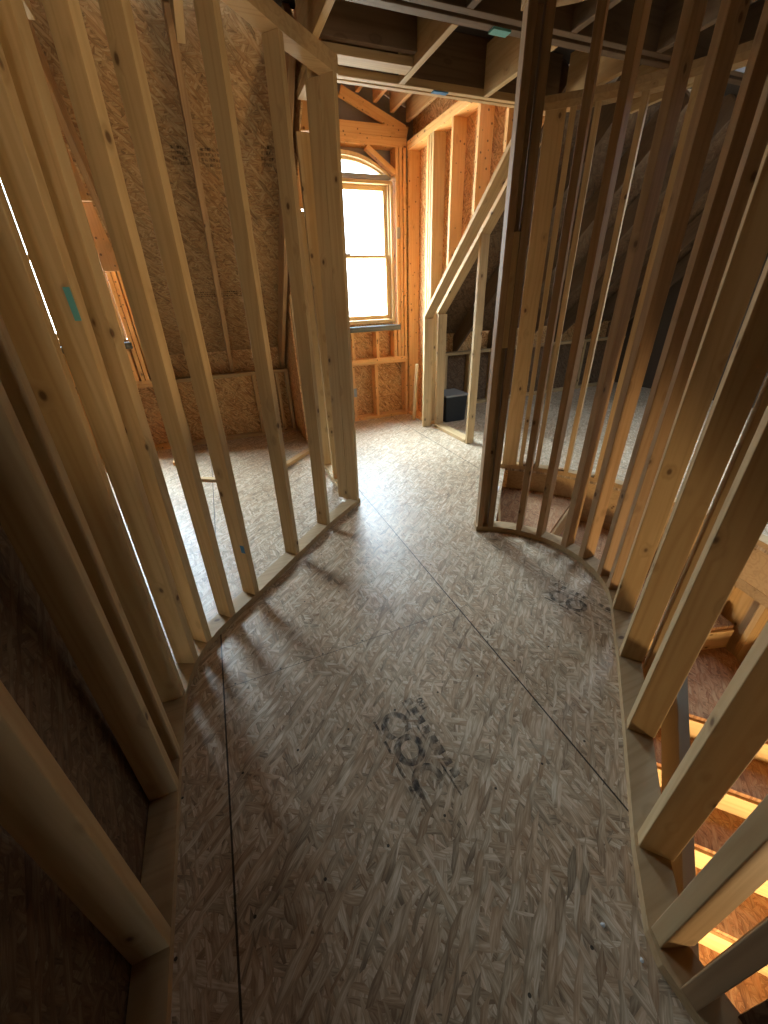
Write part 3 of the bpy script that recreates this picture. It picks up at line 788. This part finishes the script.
# storage box in the eave
bxo = thing('storage_box', 'black box with a grey lid on the floor of the dark eave', 'box', (2.80, 4.55, 0))
bm = bmesh.new()
pts = [(-0.16, -0.17), (0.16, -0.17), (0.16, 0.17), (-0.16, 0.17)]
lo = [bm.verts.new((2.80+x*0.92, 4.55+y*0.92, 0.0)) for x, y in pts]; hi = [bm.verts.new((2.80+x, 4.55+y, 0.33)) for x, y in pts]
bm.faces.new(lo[::-1]); bm.faces.new(hi)
for i in range(4): bm.faces.new((lo[i], lo[(i+1) % 4], hi[(i+1) % 4], hi[i]))
bmesh.ops.bevel(bm, geom=bm.edges[:], offset=0.008, segments=2, affect='EDGES')
me = bpy.data.meshes.new('box_body'); bm.to_mesh(me); bm.free(); link('box_body', me, 'black', bxo)
bx('lid', bxo, 2.63, 2.97, 4.37, 4.73, 0.331, 0.355, 'lidgrey')

# tape and plates
small('blue_tape', 'blue tape scrap wrapped under the doubled ceiling beam', 'tape', 1.555, 1.655, 2.294, 2.342, 2.590, 2.599, 'teal')
small('blue_tape', 'blue tape strip stuck along the header above the alcove', 'tape', 1.595, 1.700, 2.953, 2.989, 2.594, 2.5995, 'blue')
o = board('blue_tape', None, (-0.0775-0.71*0.0022, 1.8635-0.70*0.0022, 0.325), (0, 0, 1), (-0.70, 0.71, 0), 0.026, 0.001, 0.048, 'blue')
tag(o, 'small blue tape patch low on a left partition stud', 'tape')
o = board('sticker', None, (-0.335-0.42*0.0022, 1.491-0.91*0.0022, 1.47), (0, 0, 1), (-0.91, 0.42, 0), 0.020, 0.001, 0.085, 'teal')
tag(o, 'teal sticker on a stud at the bend of the left partition', 'sticker')
o = bx('nail_plate', None, 2.285, 2.325, YW-0.0016, YW-0.0004, 2.09, 2.20, 'steel', along=2, bev=0); tag(o, 'grey steel nail plate on the stud right of the arched window', 'nail plate')
o = bx('nail_plate', None, 1.612, 1.655, YW-0.0016, YW-0.0004, 0.33, 0.44, 'steel', along=2, bev=0); tag(o, 'grey steel nail plate low on the window wall beside the end post', 'nail plate')
small('paper_scrap', 'white paper scrap with blue mark at the top of the stairs', 'paper', 1.95, 2.12, 2.36, 2.44, 0.0005, 0.002, 'white', 0.75)
for (x, y, lb) in ((0.633, 0.130, 'small white crumb of debris on the near floor'), (0.672, 0.045, 'small pale chip beside the right sole plate')):
    bm = bmesh.new(); bmesh.ops.create_icosphere(bm, subdivisions=1, radius=0.006)
    for v in bm.verts: v.co = Vector((v.co.x*random.uniform(.6, 1.5), v.co.y*random.uniform(.6, 1.3), v.co.z*0.6))
    mz = min(v.co.z for v in bm.verts)
    for v in bm.verts: v.co.z -= mz
    me = bpy.data.meshes.new('chip'); bm.to_mesh(me); bm.free()
    tag(link('wood_chip', me, 'white', None, Matrix.Translation(V(x, y, 0.0))), lb, 'debris')

# faded ink stamps on the boards
def text_mesh(txt, size):
    cu = bpy.data.curves.new('stamp', 'FONT'); cu.body = txt; cu.size = size; cu.extrude = 0.0; cu.offset = size*0.035
    o = bpy.data.objects.new('stamp_tmp', cu); COL.objects.link(o)
    dg = bpy.context.evaluated_depsgraph_get()
    me = bpy.data.meshes.new_from_object(o.evaluated_get(dg)); bpy.data.objects.remove(o)
    return me
def stamp(p, ang, label, s=1.0, big='COC', rows=True):
    bm = bmesh.new()
    def put(txt, size, x, y):
        me = text_mesh(txt, size); b2 = bmesh.new(); b2.from_mesh(me)
        for v in b2.verts: v.co = Vector((v.co.x+x, v.co.y+y, 0))
        t = bpy.data.meshes.new('t'); b2.to_mesh(t); b2.free(); bm.from_mesh(t)
    def rect(x0, y0, x1, y1):
        bm.faces.new([bm.verts.new(c) for c in ((x0, y0, 0), (x1, y0, 0), (x1, y1, 0), (x0, y1, 0))])
    put(big, 0.150*s, 0.015, 0.0)
    rect(0.0, 0.122*s, 0.40*s, 0.128*s)
    put('1001', 0.040*s, 0.0, 0.180*s) if rows else None
    for k in range(9): rect(0.045*s*k, 0.136*s, 0.045*s*k+0.030*s, 0.166*s)
    for k in range(4): rect(0.02*s+0.09*s*k, -0.022*s, 0.02*s+0.09*s*k+0.06*s, -0.012*s)
    me = bpy.data.meshes.new('grade_stamp'); bm.to_mesh(me); bm.free()
    mw = Matrix.Translation(V(*p)) @ Matrix.Rotation(ang, 4, 'Z')
    return tag(link('grade_stamp', me, 'ink', None, mw), label, 'stamp')
stamp((0.29, 0.93, 0.0006), -1.47, 'faded dark grade stamp printed in the middle of the near floor')
stamp((1.42, 1.22, 0.0006), -1.22, 'faded dark grade stamp printed on the floor beside the right sole plate', 0.9, 'CO')
# small printed marks on the roof boards of the left room
def slope_stamp(x, y, w, h, label, rows=4, n=5):
    nrm = math.sqrt(1+SLOPE*SLOPE)
    ux = Vector((1, 0, 0)); uy = Vector((0, -1/nrm, SLOPE/nrm)); uz = ux.cross(uy)
    mw = Matrix((ux, uy, uz)).transposed().to_4x4(); mw.translation = Vector((x, y, zroof(y)+DZ)) + uz*0.0012
    bm = bmesh.new(); rnd = random.Random(int(x*1000)+7)
    for r in range(rows):
        yy = h*r/rows
        xx = 0.0
        while xx < w:
            l = w/n*rnd.uniform(0.35, 0.95)
            l = min(l, w-xx)
            bm.faces.new([bm.verts.new(c) for c in ((xx, yy, 0), (xx+l, yy, 0), (xx+l, yy+h/rows*0.6, 0), (xx, yy+h/rows*0.6, 0))])
            xx += l + w/n*0.18
    me = bpy.data.meshes.new('grade_stamp'); bm.to_mesh(me); bm.free()
    tag(link('grade_stamp', me, 'ink', None, mw), label, 'stamp')
slope_stamp(0.02, 3.70, 0.10, 0.13, 'small dark stamp on the roof boards just left of the rafter in the left room')
slope_stamp(0.20, 3.70, 0.14, 0.13, 'small dark stamp on the roof boards just right of the rafter in the left room')
slope_stamp(0.60, 3.68, 0.09, 0.15, 'small dark stamp on the roof boards near the end post')
slope_stamp(-0.06, 4.58, 0.62, 0.075, 'long low band of dark print across the left room roof boards', 3, 24)
